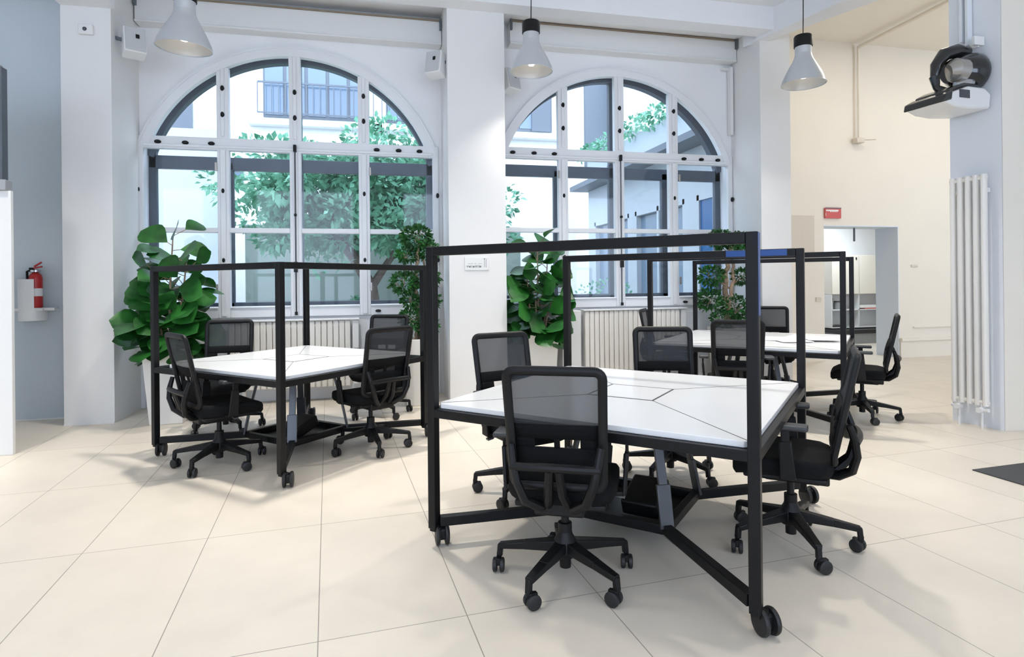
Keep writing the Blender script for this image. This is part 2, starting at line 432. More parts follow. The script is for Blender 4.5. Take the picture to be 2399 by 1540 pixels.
# ------------------------------------------------------------------ blind cassettes
def blind(x0, x1, z0, z1, label):
    e = empty('blind_cassette', ((x0 + x1) / 2, 7.45, z0), 0, label, 'blind')
    h = z1 - z0; w = (x1 - x0) / 2
    MB().b2(-w, w, -.16, -.002, 0, h).b2(-w, w, -.175, -.16, 0, .02).build('cassette', M['white'], e, bevel=.004)
    MB().b2(-w, w, -.17, -.155, h, h + .018).build('top_rail', M['brown'], e)
    for s in (-1, 1): MB().b2(s * (w - .012) - .012, s * (w - .012) + .012, -.20, -.155, h - .11, h + .02).build('end_bracket', M['extgrey'], e)
    return e
blind(-2.5, .835, 4.24, 4.52, 'long white blind cassette above the left arched window')
blind(1.69, 4.85, 4.325, 4.60, 'long white blind cassette above the right arched window')
tag(MB().b2(4.80, 4.845, 7.36, 7.44, 3.35, 4.28).b2(4.70, 4.80, 7.40, 7.44, 4.24, 4.28).build('cable_duct', M['white'], bevel=.004), 'thin white vertical duct on wall right of the right arched window', 'cable duct')

# ------------------------------------------------------------------ speakers, sensors
def speaker(loc, rz, rx, label, mount):
    e = empty('wall_speaker', loc, rz, label, 'speaker', 'small grey speakers on the pillars')
    rot = Matrix.Rotation(rx, 3, 'X')
    MB().box((0, 0, 0), (.20, .17, .27), rot).build('cabinet', M['white'], e, bevel=.012)
    MB().box(rot @ Vector((0, -.089, 0)), (.18, .012, .25), rot).build('grille', M['speaker'], e, bevel=.006)
    mb = MB(); c = rot @ Vector((.02, -.098, .03)); mb.box(c, (.035, .01, .045), rot).build('driver', M['plastic'], e, bevel=.008)
    MB().bar((mount * .06, .02, .02), (mount * .165, .06, .04), .03, .03).build('bracket', M['extgrey'], e)
    return e
speaker((-2.36, 6.86, 3.84), R(28), R(-12), 'grey speaker on left pillar beside the left arched window', -1)
speaker((.735, 6.95, 3.87), R(-35), R(-12), 'white speaker on middle pillar facing the left arched window', 1)
speaker((1.655, 7.2, 3.82), R(30), R(-12), 'white speaker half behind the middle pendant lamp', -1)
e = empty('motion_sensor', (-2.728, 6.722, 3.89), 0, 'small white sensor box high on the left pillar', 'sensor')
MB().b2(-.065, .065, -.035, 0, -.05, .05).build('housing', M['white'], e, bevel=.008)
MB().lathe([(0, -.05), (.014, -.048), (.02, -.035)], (-.005, 0, .0), 14, 'y').build('lens', M['steel'], e)
e = empty('info_sign', (1.158, 6.80, 1.575), 0, 'white notice plate with faint lettering on middle pillar', 'sign')
MB().b2(-.14, .14, -.012, 0, -.075, .075).build('plate', M['white'], e, bevel=.003)
mb = MB(); random.seed(3); x = -.115
while x < .05:
    w = random.uniform(.006, .012); h = random.uniform(.018, .026)
    mb.b2(x, x + w * .45, -.0135, -.0115, -.045, -.045 + h).b2(x, x + w, -.0135, -.0115, -.045 + h * random.choice((0, .5, .9)), -.041 + h * .6)
    if random.random() < .6: mb.b2(x + .002, x + .008, -.0135, -.0115, -.004, .002)
    x += w + .005
mb.b2(.085, .089, -.0135, -.0115, -.045, .06).b2(.105, .109, -.0135, -.0115, -.045, .055).b2(.08, .094, -.0135, -.0115, .05, .058)
mb.build('lettering', M['extgrey'], e)

# ------------------------------------------------------------------ pendants
def pendant(loc, label, tilt=(0, 0)):
    e = empty('pendant_lamp', loc, 0, label, 'lamp', 'bell shaped pendant lamps'); e.rotation_euler = (tilt[0], tilt[1], 0)
    r = .235
    outer = [(.088, .335), (.094, .30), (.11, .262), (.150, .19), (.19, .115), (.222, .045), (.235, 0)]
    inner = [(.230, .002), (.217, .045), (.184, .115), (.144, .19), (.104, .262), (.086, .30), (.05, .31)]
    MB().lathe(outer + [(.238, -.006), (.230, -.006)], n=40, caps=False).build('shade', M['lampbody'], e, recalc=True)
    MB().lathe(inner, n=40, caps=False).build('reflector', M['lampin'], e)
    MB().lathe([(.088, .33), (.088, .42), (.08, .425)], n=32).build('collar', M['lampbody'], e)
    MB().lathe([(.085, .41), (.098, .415), (.098, .525), (.09, .54), (.02, .545), (.0, .56)], n=32).build('ballast_housing', M['plastic'], e)
    MB().lathe([(0, .06), (.03, .065), (.045, .11), (.035, .2), (.03, .3)], n=16).build('bulb', M['bulb'], e)
    MB().tube([(0, 0, .54), (.004, 0, .75), (.006, 0, 1.0), (.004, 0, 4.75 - loc[2])], .0055, 6).build('cord', M['plastic'], e)
    return e
LAMPS = [(-1.635, 5.934, 3.50), (1.707, 6.35, 3.66), (4.745, 5.86, 3.56)]
pendant(LAMPS[0], 'bell pendant lamp nearest the left pillar, its black cap cut off by frame', (R(2), R(2)))
pendant(LAMPS[1], 'bell pendant lamp hanging before the middle pillar and right arched window')
pendant(LAMPS[2], 'bell pendant lamp hanging by the warm side room, rightmost of the three')
e = empty('ceiling_sprinkler', (-1.16, 6.2, 4.68), 0, 'tiny red and dark sprinkler head at the ceiling edge', 'sprinkler')
MB().lathe([(.0, -.04), (.03, -.04), (.012, -.02), (.012, .07)], n=12).build('head', M['red'], e)

# ------------------------------------------------------------------ radiators
def radiator(x0, x1, z0, z1, label):
    e = empty('panel_radiator', ((x0 + x1) / 2, 7.3, z0), 0, label, 'radiator', 'long finned radiators under the windows')
    w = (x1 - x0) / 2; h = z1 - z0; n = int(round((x1 - x0) / .066))
    mb = MB()
    for i in range(n):
        x = -w + (i + .5) * 2 * w / n
        mb.b2(x - .03, x + .03, -.05, .04, .0, h)
    mb.build('fins', M['rad'], e, bevel=.012)
    MB().b2(-w, w, -.03, .02, .03, .07).b2(-w, w, -.03, .02, h - .07, h - .03).build('header_pipes', M['rad'], e, bevel=.008)
    MB().b2(-w - .02, w + .10, -.07, .10, h + .004, h + .022).build('top_shelf', M['white'], e, bevel=.004)
    MB().b2(w + .02, w + .09, -.045, .05, .02, h).build('side_cover', M['white'], e, bevel=.006)
    for s in (-1, 1): MB().b2(s * (w - .15) - .02, s * (w - .15) + .02, -.01, .03, -z0, .04).build('foot', M['rad'], e)
    return e
radiator(-1.58, -.26, .17, .935, 'white finned radiator under the left arched window')
radiator(2.62, 3.95, .20, .975, 'white finned radiator under the right arched window')
tag(MB().b2(2.31, 2.56, 7.22, 7.40, .2, .99).build('heater_box', M['white'], bevel=.01), 'plain white box beside the radiator under the right arched window', 'heater cover')

# tall radiator on the column
e = empty('column_radiator', (5.395, 4.44, .18), 0, 'tall white tubular radiator on the grey column', 'radiator')
e.rotation_euler = (0, 0, R(6.7))
for i in range(5):
    y = -.135 + i * .0675
    MB().tube([(-.075, y, .03), (-.075, y, 2.11)], .024, 10, flat=1.25).build('tube', M['rad'], e)
MB().tube([(-.075, -.16, .06), (-.075, .16, .06)], .018, 8).build('lower_header', M['rad'], e)
MB().tube([(-.075, -.16, 2.08), (-.075, .16, 2.08)], .018, 8).build('upper_header', M['rad'], e)
for s in (-1, 1):
    v = MB().tube([(-.075, s * .1, .05), (-.075, s * .1, -.03), (-.075, s * .1, -.18)], .011, 8).lathe([(.0, -.03), (.025, -.03), (.028, .03), (.0, .03)], (-.09, s * .1, -.01), 12, 'x').build('valve', M['white'], e)
    MB().tube([(-.08, s * .1, -.01), (-.08, s * .16, -.005)], .018, 10).build('valve_knob', M['white'], v)
    MB().b2(-.07, -.0, s * .12 - .02, s * .12 + .02, 1.95, 1.99).build('bracket', M['white'], e)

# ------------------------------------------------------------------ projector on the column
e = empty('wall_projector', (5.40, 4.47, 3.0), R(5), 'black and white projector on an arm high on the grey column', 'projector')
# drum against the column
MB().lathe([(.0, 0), (.17, 0), (.185, -.03), (.18, -.08), (.15, -.17), (.11, -.26), (.0, -.26)], (0, -.02, .24), 28, 'x').build('wall_drum', M['gloss'], e)
MB().tube([(-.06, -.02, .43), (-.18, -.01, .44), (-.30, .02, .40), (-.37, .04, .30), (-.38, .05, .18)], [.05, .06, .06, .05, .035], 12).build('top_arm', M['gloss'], e)
MB().tube([(-.22, -.08, .22), (-.30, -.07, .23), (-.34, -.05, .22)], [.11, .105, .06], 16).build('motor_cover', M['clear'], e)
MB().tube([(-.38, .05, .20), (-.37, .04, .10), (-.30, .0, .04)], [.045, .03, .05], 10).build('lower_arm', M['gloss'], e)
MB().tube([(-.15, -.12, .12), (-.24, -.12, .10), (-.33, -.1, .08)], [.03, .045, .03], 10).build('knuckle', M['chrome'], e)
prof = [(-.02, .0), (-.10, .05), (-.30, .05), (-.56, -.04), (-.60, -.10), (-.48, -.14), (-.3, -.15), (-.04, -.13)]
mb = MB(); mb.prism([(x, z) for x, z in prof], -.20, .17, 'y')
mb.build('body', M['glossw'], e, bevel=.018, seg=3)
MB().prism([(-.10, .056), (-.30, .056), (-.50, -.012), (-.50, .012), (-.40, .06), (-.30, .09), (-.14, .09)], -.17, .15, 'y').build('top_cover', M['gloss'], e, bevel=.012)
MB().prism([(-.52, -.01), (-.60, -.05), (-.615, -.115), (-.515, -.09), (-.50, .0)], -.208, .175, 'y').build('nose', M['gloss'], e, bevel=.012)
MB().b2(-.42, -.30, -.207, -.200, -.06, .01).build('vent_grille', M['steel'], e)
tag(MB().b2(5.29, 5.40, 4.33, 4.36, 3.46, 3.54).tube([(5.36, 4.43, 3.50), (5.36, 4.40, 3.46), (5.36, 4.35, 3.46)], .012, 8).build('cable_bracket', M['white'], bevel=.004), 'small cream bracket with cable above projector', 'bracket')
tag(MB().b2(5.345, 5.40, 4.50, 4.53, 3.55, 5.2).b2(5.345, 5.40, 4.44, 4.47, 3.5, 5.2).build('cable_trunking', M['column'], bevel=.004), 'pale vertical trunking running up the grey column above the projector', 'trunking')

# ------------------------------------------------------------------ left niche items
e = empty('partition_board', (-3.36, 5.70, 0), 0, 'tall white freestanding board at the left picture edge', 'partition')
MB().b2(-.5, .497, -.02, .02, 0, 2.15).build('board', M['white'], e, bevel=.004)
e2 = empty('metal_display', (-3.36, 5.70, 2.15), 0, 'grey metal framed panel standing on the white board', 'display panel')
MB().b2(-.5, .477, -.05, .05, 0, .085).build('base', M['greymetal'], e2, bevel=.004)
MB().b2(-.5, .43, -.02, .02, .085, 1.02).build('panel', M['greymetal'], e2)
MB().b2(.43, .452, -.04, .04, .085, 1.0).build('post', M['dark'], e2, bevel=.003)
e = empty('extinguisher_holder', (-3.38, 7.10, 1.02), 0, 'white rounded wall holder around the red extinguisher', 'holder')
mb = MB(); N = 18; th = .012; r0 = .125
poly = [(-.11 + 0, 0)]
pts = [(-.115 + .0 + r0 * math.cos(PI + i * PI / N) + .12, -.02 + r0 * math.sin(PI + i * PI / N) * 1.15) for i in range(N + 1)]
def shell(i0, i1, z0, z1):
    out = [pts[i] for i in range(i0, i1 + 1)]
    inn = [(x * .9 + .0005, y * .9) for x, y in out]
    mb.prism(out + inn[::-1], z0, z1)
shell(0, N, .0, .13); shell(0, 12, .13, .42)
mb.b2(-.115, .135, -.13, 0, .10, .125)
mb.build('shield', M['white'], e, smooth=50)
MB().b2(.1, .225, -.10, 0, .10, .13).build('shelf', M['white'], e, bevel=.006)
x = empty('fire_extinguisher', (-3.335, 7.035, 1.147), 0, 'red fire extinguisher standing in the white wall holder', 'fire extinguisher')
MB().lathe([(0, 0), (.052, 0), (.058, .01), (.058, .30), (.05, .335), (.03, .355), (.018, .362), (.018, .385)], n=24).build('cylinder', M['red'], x)
MB().lathe([(.0585, .12), (.0590, .12), (.0590, .20), (.0585, .20)], n=24).build('paper_label', M['paper'], x)
MB().b2(-.05, -.015, -.02, .02, .375, .41).tube([(-.03, 0, .39), (-.07, -.01, .37), (-.062, -.02, .25)], .012, 8).build('valve_hose', M['plastic'], x, bevel=.004)
MB().bar((-.03, 0, .40), (.06, 0, .42), .022, .014).bar((-.01, 0, .42), (.055, 0, .465), .02, .014).build('handle', M['red'], x, bevel=.003)
MB().lathe([(.03, .36), (.045, .365), (.045, .385), (.03, .39)], n=16).build('neck_ring', M['chrome'], x)

# ------------------------------------------------------------------ side room items
e = empty('exit_sign', (7.40, 8.5, 2.435), 0, 'red and white sign on the cream wall above the doorway', 'sign')
MB().b2(-.155, .155, -.03, 0, -.085, .085).build('panel', M['redsign'], e, bevel=.004)
MB().b2(-.155, .155, -.034, -.03, .075, .09).build('top_edge', M['extgrey'], e)
mb = MB().b2(-.14, .10, -.033, -.03, .03, .055)
for q in range(5): mb.b2(-.06 + q * .03, -.045 + q * .03, -.033, -.03, .015, .03)
mb.b2(-.15, -.142, -.033, -.03, -.05, .0).build('white_marks', M['paper'], e)
tag(MB().b2(6.60, 7.05, 8.485, 8.5, 1.80, 2.39).b2(6.60, 6.86, 8.48, 8.487, 1.805, 2.385).build('electrical_panel', M['cream'], bevel=.003), 'beige flat cover panel on cream wall left of the doorway', 'wall panel')
e = empty('sensor_drop_pipe', (7.89, 8.44, 3.65), 0, 'cream pipe dropping down the warm wall to a small fitting', 'pipe')
MB().tube([(0, 0, .0), (0, 0, 1.54)], .022, 10).tube([(0, 0, 1.54), (-.06, -3.2, 1.58)], .03, 10).build('pipe', M['warm'], e)
MB().b2(-.09, .06, -.06, .055, -.05, .03).bar((.04, -.03, .0), (.24, -.1, .0), .02, .02).build('fitting', M['cream'], e, bevel=.006)
tag(MB().b2(8.97, 9.1, 8.485, 8.5, 1.54, 1.58).build('wall_plate', M['cream'], bevel=.003), 'small cream plate on warm wall right of the doorway', 'wall plate')
tag(MB().b2(7.07, 7.17, 8.485, 8.5, .98, 1.05).build('light_switch', M['cream'], bevel=.003), 'small cream switch on wall left of the doorway', 'switch')
# pantry units seen through the doorway
X0, X1 = 9.30, 11.2
def upper(x0, x1, label):
    e = empty('upper_cabinet', ((x0 + x1) / 2, 11.05, 1.02), 0, label, 'cabinet')
    w = (x1 - x0) / 2 - .003
    MB().b2(-w, w, -.33, 0, 0, .82).build('body', M['warm'], e)
    d = MB().b2(-w + .002, w - .002, -.35, -.332, .003, .815).build('door', M['warm'], e, bevel=.002)
    MB().b2(w - .08, w - .06, -.365, -.35, .72, .77).build('handle', M['plastic'], d)
upper(9.30, 9.97, 'left cream wall cupboard through the doorway')
upper(9.98, 10.70, 'right cream wall cupboard through the doorway')
e = empty('open_shelf', (10.0, 11.05, .28), 0, 'grey open shelf unit under the cupboards through the doorway', 'shelf')
MB().b2(-.69, .7, -.03, 0, .03, .73).build('back_panel', M['column'], e)
for z in (.0, .37): MB().b2(-.69, .7, -.33, -.03, z + .03, z + .05).build('board', M['white'], e)
for x in (-.69, -.02, .69): MB().b2(x - .01, x + .01, -.33, -.03, .05, .735).build('upright', M['white'], e)
e = empty('base_cabinet', (10.0, 11.05, 0), 0, 'grey base cabinet with dark worktop through the doorway', 'cabinet')
MB().b2(-.7, .7, -.55, 0, 0, .21).build('body', M['greymetal'], e)
MB().b2(-.72, .72, -.6, 0, .21, .29).build('worktop', M['counter'], e)
for (x, h, r, lb) in ((9.40, .24, .045, 'tall dark canister on upper open shelf through doorway'), (9.55, .17, .075, 'wide grey glass jar on upper open shelf through doorway')):
    e = empty('storage_jar', (x, 10.85, .702), 0, lb, 'jar')
    MB().lathe([(0, 0), (r, 0), (r, h * .8), (r * .8, h * .88)], n=16).build('jar', M['greymetal'], e)
    MB().lathe([(r * .82, h * .86), (r * .85, h), (0, h)], n=16).build('lid', M['steel'], e)
tag(MB().b2(10.15, 10.55, 10.74, 11.0, .702, .722).build('folder', M['redsign']), 'thin red folder lying on open shelf through doorway', 'folder')
tag(MB().b2(10.02, 10.45, 10.74, 10.98, .724, .782).build('paper_stack', M['paper']), 'white paper stack on the red folder through doorway', 'papers')
for i, x in enumerate((9.44, 9.70)):
    tag(MB().b2(x - .11, x + .11, 10.76, 10.98, .332, .355 + i * .012).build('magazine_pile', M['greymetal'] if i else M['counter']), ('dark' if not i else 'grey') + ' magazine pile on lower open shelf through doorway', 'magazines')
tag(MB().tube([(8.06, 8.75, 2.225), (8.06, 8.75, 1.99)], .016, 8).build('door_closer_rod', M['extgrey']), 'grey rod hanging at the top of the doorway', 'rod')

tag(MB().b2(-.30, .30, -.18, .18, .0, .008).build('floor_mat', M['grate'], bevel=.002), 'dark rectangular floor grate at the right picture edge', 'floor grate').location = (4.43, 3.26, 0)
bpy.data.objects['floor_mat'].rotation_euler = (0, 0, R(3))

# ------------------------------------------------------------------ tables
def table(loc, rz, h, H, label, cut=0., blue=False, bars=(('1', '2'), ('3', '4'))):
    t = empty('table', loc, rz, label, 'table')
    t.name = 'workbench_table'
    s = .046
    C_ = {'1': (-h, -h), '2': (h, -h), '3': (-h, h), '4': (h, h)}
    # top: square with nicked corners
    e = h - .012; k = .03
    def corner(sx, sy, kk):
        if (sx * sy) > 0: pass
        return [(sx * e, sy * (e - kk)), (sx * (e - kk), sy * e)]
    kc = {(-1, -1): cut or k, (1, -1): k, (1, 1): cut or k, (-1, 1): k}
    poly = []
    for sx, sy in ((1, -1), (1, 1), (-1, 1), (-1, -1)):
        c = corner(sx, sy, kc[(sx, sy)])
        if (sx, sy) in ((1, -1), (-1, 1)): c = c[::-1]
        poly += c
    MB().prism(poly, .716, .742).build('tabletop', M['top'], t, bevel=.003)
    q = .185
    mb = MB()
    for sx, sy in ((1, -1), (1, 1), (-1, 1), (-1, -1)):
        L = e - kc[(sx, sy)] / 2
        mb.bar((sx * q, sy * q, .7422), (sx * L, sy * L, .7422), .0035, .0016)
    mb.build('seam', M['seam'], t)
    mb = MB()
    for a, b in (((-q, -q), (q, -q)), ((q, -q), (q, q)), ((q, q), (-q, q)), ((-q, q), (-q, -q))):
        mb.bar((*a, .7425), (*b, .7425), .009, .0022)
    hatch = MB().b2(-q + .006, q - .006, -q + .006, q - .006, .742, .7434).build('cable_hatch', M['top'], t)
    mb.build('hatch_gap', M['seam'], hatch)
    # black rails under the edge
    for a, b in (('1', '2'), ('3', '4'), ('1', '3'), ('2', '4')):
        pa, pb = C_[a], C_[b]
        MB().bar((*pa, .693), (*pb, .693), .042, .044).build('edge_rail', M['black'], t, bevel=.003)
    # under-top cross braces
    mb = MB()
    for sx, sy in ((1, -1), (1, 1), (-1, 1), (-1, -1)):
        mb.bar((sx * .2, sy * .2, .695), (sx * h * .97, sy * h * .97, .695), .06, .04)
    mb.b2(-.22, .22, -.22, .22, .63, .716).build('under_frame', M['black'], t)
    # posts
    for kx, (x, y) in C_.items():
        p = MB().b2(x - s / 2, x + s / 2, y - s / 2, y + s / 2, .09, H).build('post', M['black'], t, bevel=.004)
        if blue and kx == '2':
            tag(MB().b2(x + s / 2, x + s / 2 + .0015, y - s / 2 + .002, y + s / 2 - .002, 1.235, H - .004).build('blue_reflection_strip', M['blue'], p), 'blue reflection painted as a strip on the right face of the near post')
    for a, b in bars:
        x0, y0 = C_[a]; x1, y1 = C_[b]
        va, vb = Vector((x0, y0, H - s / 2)), Vector((x1, y1, H - s / 2)); dd = (vb - va).normalized() * s / 2
        bb = MB().bar(va + dd, vb - dd, s, s).build('top_bar', M['black'], t, bevel=.004)
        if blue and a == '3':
            tag(MB().b2(.36, .72, y0 - s / 2 - .0015, y0 - s / 2, H - s + .004, H - .004).build('blue_reflection_strip', M['blue'], bb), 'blue reflection painted as a strip on the far top bar')
    # floor frame: ring with four arms
    r = .28; zf = .125
    mb = MB(); ring = [(r, -r), (r, r), (-r, r), (-r, -r)]
    for i in range(4): mb.bar((*ring[i], zf), (*ring[(i + 1) % 4], zf), .045, .045)
    mb.build('floor_ring', M['black'], t, bevel=.004)
    for sx, sy in ((1, -1), (1, 1), (-1, 1), (-1, -1)):
        MB().bar((sx * (r - .02), sy * (r - .02), zf), (sx * (h - .02), sy * (h - .02), zf), .045, .05).build('floor_arm', M['black'], t, bevel=.004)
        MB().bar((sx * (r + .01), sy * (r + .01), .13), (sx * (r - .02), sy * (r - .02), .34), .075, .018, up=(sx, sy, 0)).bar((sx * (r - .02), sy * (r - .02), .33), (sx * .2, sy * .2, .66), .05, .018, up=(sx, sy, 0)).build('leg', M['steel'], t, bevel=.004)
    MB().box((.10, -.06, .19), (.20, .24, .09), Matrix.Rotation(R(20), 3, 'X')).build('cable_box', M['plastic'], t, bevel=.012)
    MB().b2(-.27, .27, -.27, .27, .085, .104).build('floor_plate', M['black'], t, bevel=.004)
    # castors
    for kx, (x, y) in C_.items():
        sx, sy = (1 if x > 0 else -1), (1 if y > 0 else -1)
        dx, dy = (.032, .025)
        cs = MB().b2(x - .018, x + .018, y - .018, y + .018, .075, .10).b2(x - .01, x + dx + .012, y - .01, y + dy + .012, .085, .098).build('caster', M['plastic'], t, bevel=.004)
        ww = MB()
        rot = R(45)
        for off in (-.024, .024):
            ww.lathe([(0, -.011), (.034, -.013), (.05, -.009), (.053, 0), (.05, .009), (.034, .013), (0, .011)], (0, 0, 0), 24, 'x')
            for v in ww.bm.verts:
                if not v.tag:
                    v.tag = True
                    px = v.co.x + off; py = v.co.y
                    v.co = Vector((x + dx + px * math.cos(rot) - py * math.sin(rot), y + dy + px * math.sin(rot) + py * math.cos(rot), .0535 + v.co.z))
        ww.build('wheel', M['grip'], cs)
        MB().bar((x + dx - .02, y + dy - .02, .06), (x + dx + .02, y + dy + .02, .06), .05, .06).build('hood', M['plastic'], cs, bevel=.01)
    return t
RZ = R(-44.6)
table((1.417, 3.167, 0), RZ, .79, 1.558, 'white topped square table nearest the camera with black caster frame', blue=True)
table((-.638, 5.371, 0), RZ + R(1), .757, 1.52, 'white topped square table before the left arched window', cut=.17, bars=(('1', '2'), ('2', '4')))
table((3.916, 5.592, 0), RZ, .85, 1.60, 'white topped square table by the right pillar with papers on it')

def papers():
    random.seed(8)
    spots = [(.12, .02, .15, 'loose white paper sheet at left of papers on the right table'), (.34, -.10, .5, 'loose white paper sheet near the front edge of the right table'),
             (.42, .22, -.2, 'loose white paper sheet at the back of the right table'), (.60, .10, .3, 'loose white paper sheet at the right end of the right table')]
    a = RZ
    for i, (x, y, r, lb) in enumerate(spots):
        o = MB().b2(-.15, .15, -.21, .21, 0, .004).build('paper_sheet', M['paper'])
        o.location = (3.916 + x * math.cos(a) - y * math.sin(a), 5.592 + x * math.sin(a) + y * math.cos(a), .7448 + .0044 * i)
        o.rotation_euler = (0, 0, a + r)
        tag(o, lb, 'paper', 'papers on the right table')
papers()

# ------------------------------------------------------------------ office chair
def rrect(w0, w1, h, rc, n=5):
    """rounded trapezoid outline (x, t) t from 0 bottom to h top"""
    pts = []
    for cx, cz, a0 in ((w0 - rc, rc, -90), (w1 - rc, h - rc, 0), (-(w1 - rc), h - rc, 90), (-(w0 - rc), rc, 180)):
        for i in range(n + 1):
            a = R(a0 + 90 * i / n); pts.append((cx + rc * math.cos(a), cz + rc * math.sin(a)))
    return pts
def backpt(x, t):
    """back surface: x across, t height above the lower frame edge"""
    z = .49 + t * .985
    y = -.205 - .10 * (t / .52) + .07 * math.sin(PI * min(1, t / .34)) * (1 - .15 * t) * .35 - .35 * (x * x) * .0 
    return Vector((x, y + .18 * x * x, z))
def make_chair():
    c = empty('office_chair', (0, 0, 0))
    # base
    mb = MB()
    mb.lathe([(.0, .105), (.048, .105), (.056, .125), (.054, .175), (.036, .205), (.030, .225)], n=20)
    for k in range(5):
        a = 2 * PI * k / 5 + PI / 2
        d = Vector((math.cos(a), math.sin(a), 0))
        mb.bar(d * .03 + Vector((0, 0, .155)), d * .20 + Vector((0, 0, .135)), .060, .052, w2=.046, h2=.034)
        mb.bar(d * .195 + Vector((0, 0, .1355)), d * .318 + Vector((0, 0, .118)), .046, .034, w2=.036, h2=.026)
        mb.bar(d * .312 + Vector((0, 0, .125)), d * .318 + Vector((0, 0, .066)), .026, .026, up=d)
    mb.build('star_base', M['plastic'], c, bevel=.005)
    for k in range(5):
        a = 2 * PI * k / 5 + PI / 2; d = Vector((math.cos(a), math.sin(a), 0))
        o = d * .322; tw = a + R(55 + 47 * k); u = Vector((math.cos(tw), math.sin(tw), 0)); v = Vector((-u.y, u.x, 0))
        cc = o + u * .020
        hood = MB().bar(cc - v * .012 + Vector((0, 0, .052)), cc + v * .012 + Vector((0, 0, .052)), .044, .034).tube([o + Vector((0, 0, .05)), o + Vector((0, 0, .085))], .011, 8).build('caster', M['plastic'], c, bevel=.006)
        ww = MB()
        for off in (-.017, .017):
            ww.lathe([(0, -.009), (.024, -.011), (.0325, -.007), (.0335, 0), (.0325, .007), (.024, .011), (0, .009)], (0, 0, 0), 18, 'x')
            for q in ww.bm.verts:
                if not q.tag:
                    q.tag = True; px = q.co.x + off
                    q.co = cc + v * px + u * q.co.y + Vector((0, 0, .0338 + q.co.z))
        ww.build('wheel', M['grip'], hood)
    MB().lathe([(.0, .055), (.026, .055), (.027, .075), (.027, .215), (.032, .22), (.032, .26), (.018, .262), (.018, .40)], n=18).build('gas_column', M['plastic'], c)
    # mechanism under the seat
    MB().box((0, -.01, .368), (.17, .26, .055), taper=.8).box((0, -.13, .380), (.22, .10, .06)).bar((0, .06, .41), (0, .2, .425), .14, .02).build('mechanism', M['plastic'], c, bevel=.012)
    MB().tube([(.06, .02, .405), (.22, .02, .40), (.255, .02, .395)], .007, 8).bar((.235, .02, .397), (.275, .02, .39), .03, .012).build('lever', M['steel'], c)
    # seat
    mb = MB()
    def sp(u, v):
        pass
    n = 28; top = []; rings = []
    def outline(sc, z, dz=0):
        ring = []
        for k in range(n):
            a = 2 * PI * k / n; ca, sa = math.cos(a), math.sin(a); p = 5.
            rr = (abs(ca) ** p + abs(sa) ** p) ** (-1 / p)
            x = .245 * rr * ca * sc; y = .235 * rr * sa * sc + .035
            zz = z + (-.035 * max(0, (y - .14) / .13) ** 2 if y > .14 else 0) + .012 * abs(x / .245) ** 3
            ring.append(mb.bm.verts.new((x, y, zz)))
        return ring
    for sc, z in ((.84, .398), (.95, .404), (1.0, .428), (1.0, .468), (.97, .482), (.88, .488), (.6, .486), (.3, .483)): rings.append(outline(sc, z))
    for i in range(len(rings) - 1):
        for k in range(n): mb.bm.faces.new((rings[i][k], rings[i][(k + 1) % n], rings[i + 1][(k + 1) % n], rings[i + 1][k]))
    mb.bm.faces.new(rings[0][::-1]); mb.bm.faces.new(rings[-1])
    mb.build('seat', M['fabric'], c, smooth=60)
    MB().box((0, .02, .394), (.40, .38, .03)).build('seat_pan', M['plastic'], c, bevel=.01)
    # back frame
    pts = [backpt(x, t) for x, t in rrect(.194, .202, .52, .035)]
    MB().tube(pts, .0165, 10, closed=True, flat=1.25).build('back_frame', M['plastic'], c)
    MB().grid(lambda u, v: backpt((u - .5) * .378, .275 + v * .235) + Vector((0, .004, 0)), 8, 8).build('back_mesh', M['mesh'], c, solid=.003)
    # lumbar panel with two slots
    mb = MB()
    def band(x0, x1, t0, t1): mb.grid(lambda u, v: backpt(x0 + (x1 - x0) * u, t0 + (t1 - t0) * v) + Vector((0, .006, 0)), max(2, int((x1 - x0) / .05)), 3)
    band(-.188, .188, .215, .280); band(-.188, .188, .02, .172)
    band(-.188, -.10, .172, .215); band(-.012, .012, .172, .215); band(.10, .188, .172, .215)
    mb.build('lumbar_panel', M['fabric'], c, solid=.012)
    # back support: bowed bracket from mechanism to the frame
    mb = MB()
    for s in (-1, 1):
        mb.tube([(s * .05, -.12, .40), (s * .075, -.22, .405), (s * .13, -.275, .45), (s * .16, -.295, .53), (s * .178, -.285, .61), (s * .19, -.262, .68)], [.024, .024, .021, .019, .018, .015], 10)
    mb.tube([(-.185, -.287, .595), (-.09, -.305, .60), (0, -.31, .602), (.09, -.305, .60), (.185, -.287, .595)], .019, 10)
    mb.tube([(-.045, -.20, .41), (-.03, -.27, .48), (-.02, -.305, .59)], [.022, .02, .018], 8)
    mb.tube([(.045, -.20, .41), (.03, -.27, .48), (.02, -.305, .59)], [.022, .02, .018], 8)
    mb.build('back_support', M['plastic'], c)
    # arms
    for s in (-1, 1):
        a = MB().bar((s * .12, -.0, .41), (s * .275, -.0, .418), .07, .022).bar((s * .272, .0, .408), (s * .285, .01, .60), .075, .020, up=(s, 0, 0), w2=.055).bar((s * .285, .01, .59), (s * .285, .01, .655), .04, .014, up=(s, 0, 0)).build('armrest', M['plastic'], c, bevel=.006)
        MB().box((s * .278, .03, .668), (.085, .24, .026)).build('arm_pad', M['armpad'], a, bevel=.011, seg=3)
    return c
proto = make_chair()
G1, G2, G3 = 'office chairs round the nearest table', 'office chairs round the left table', 'office chairs round the right table'
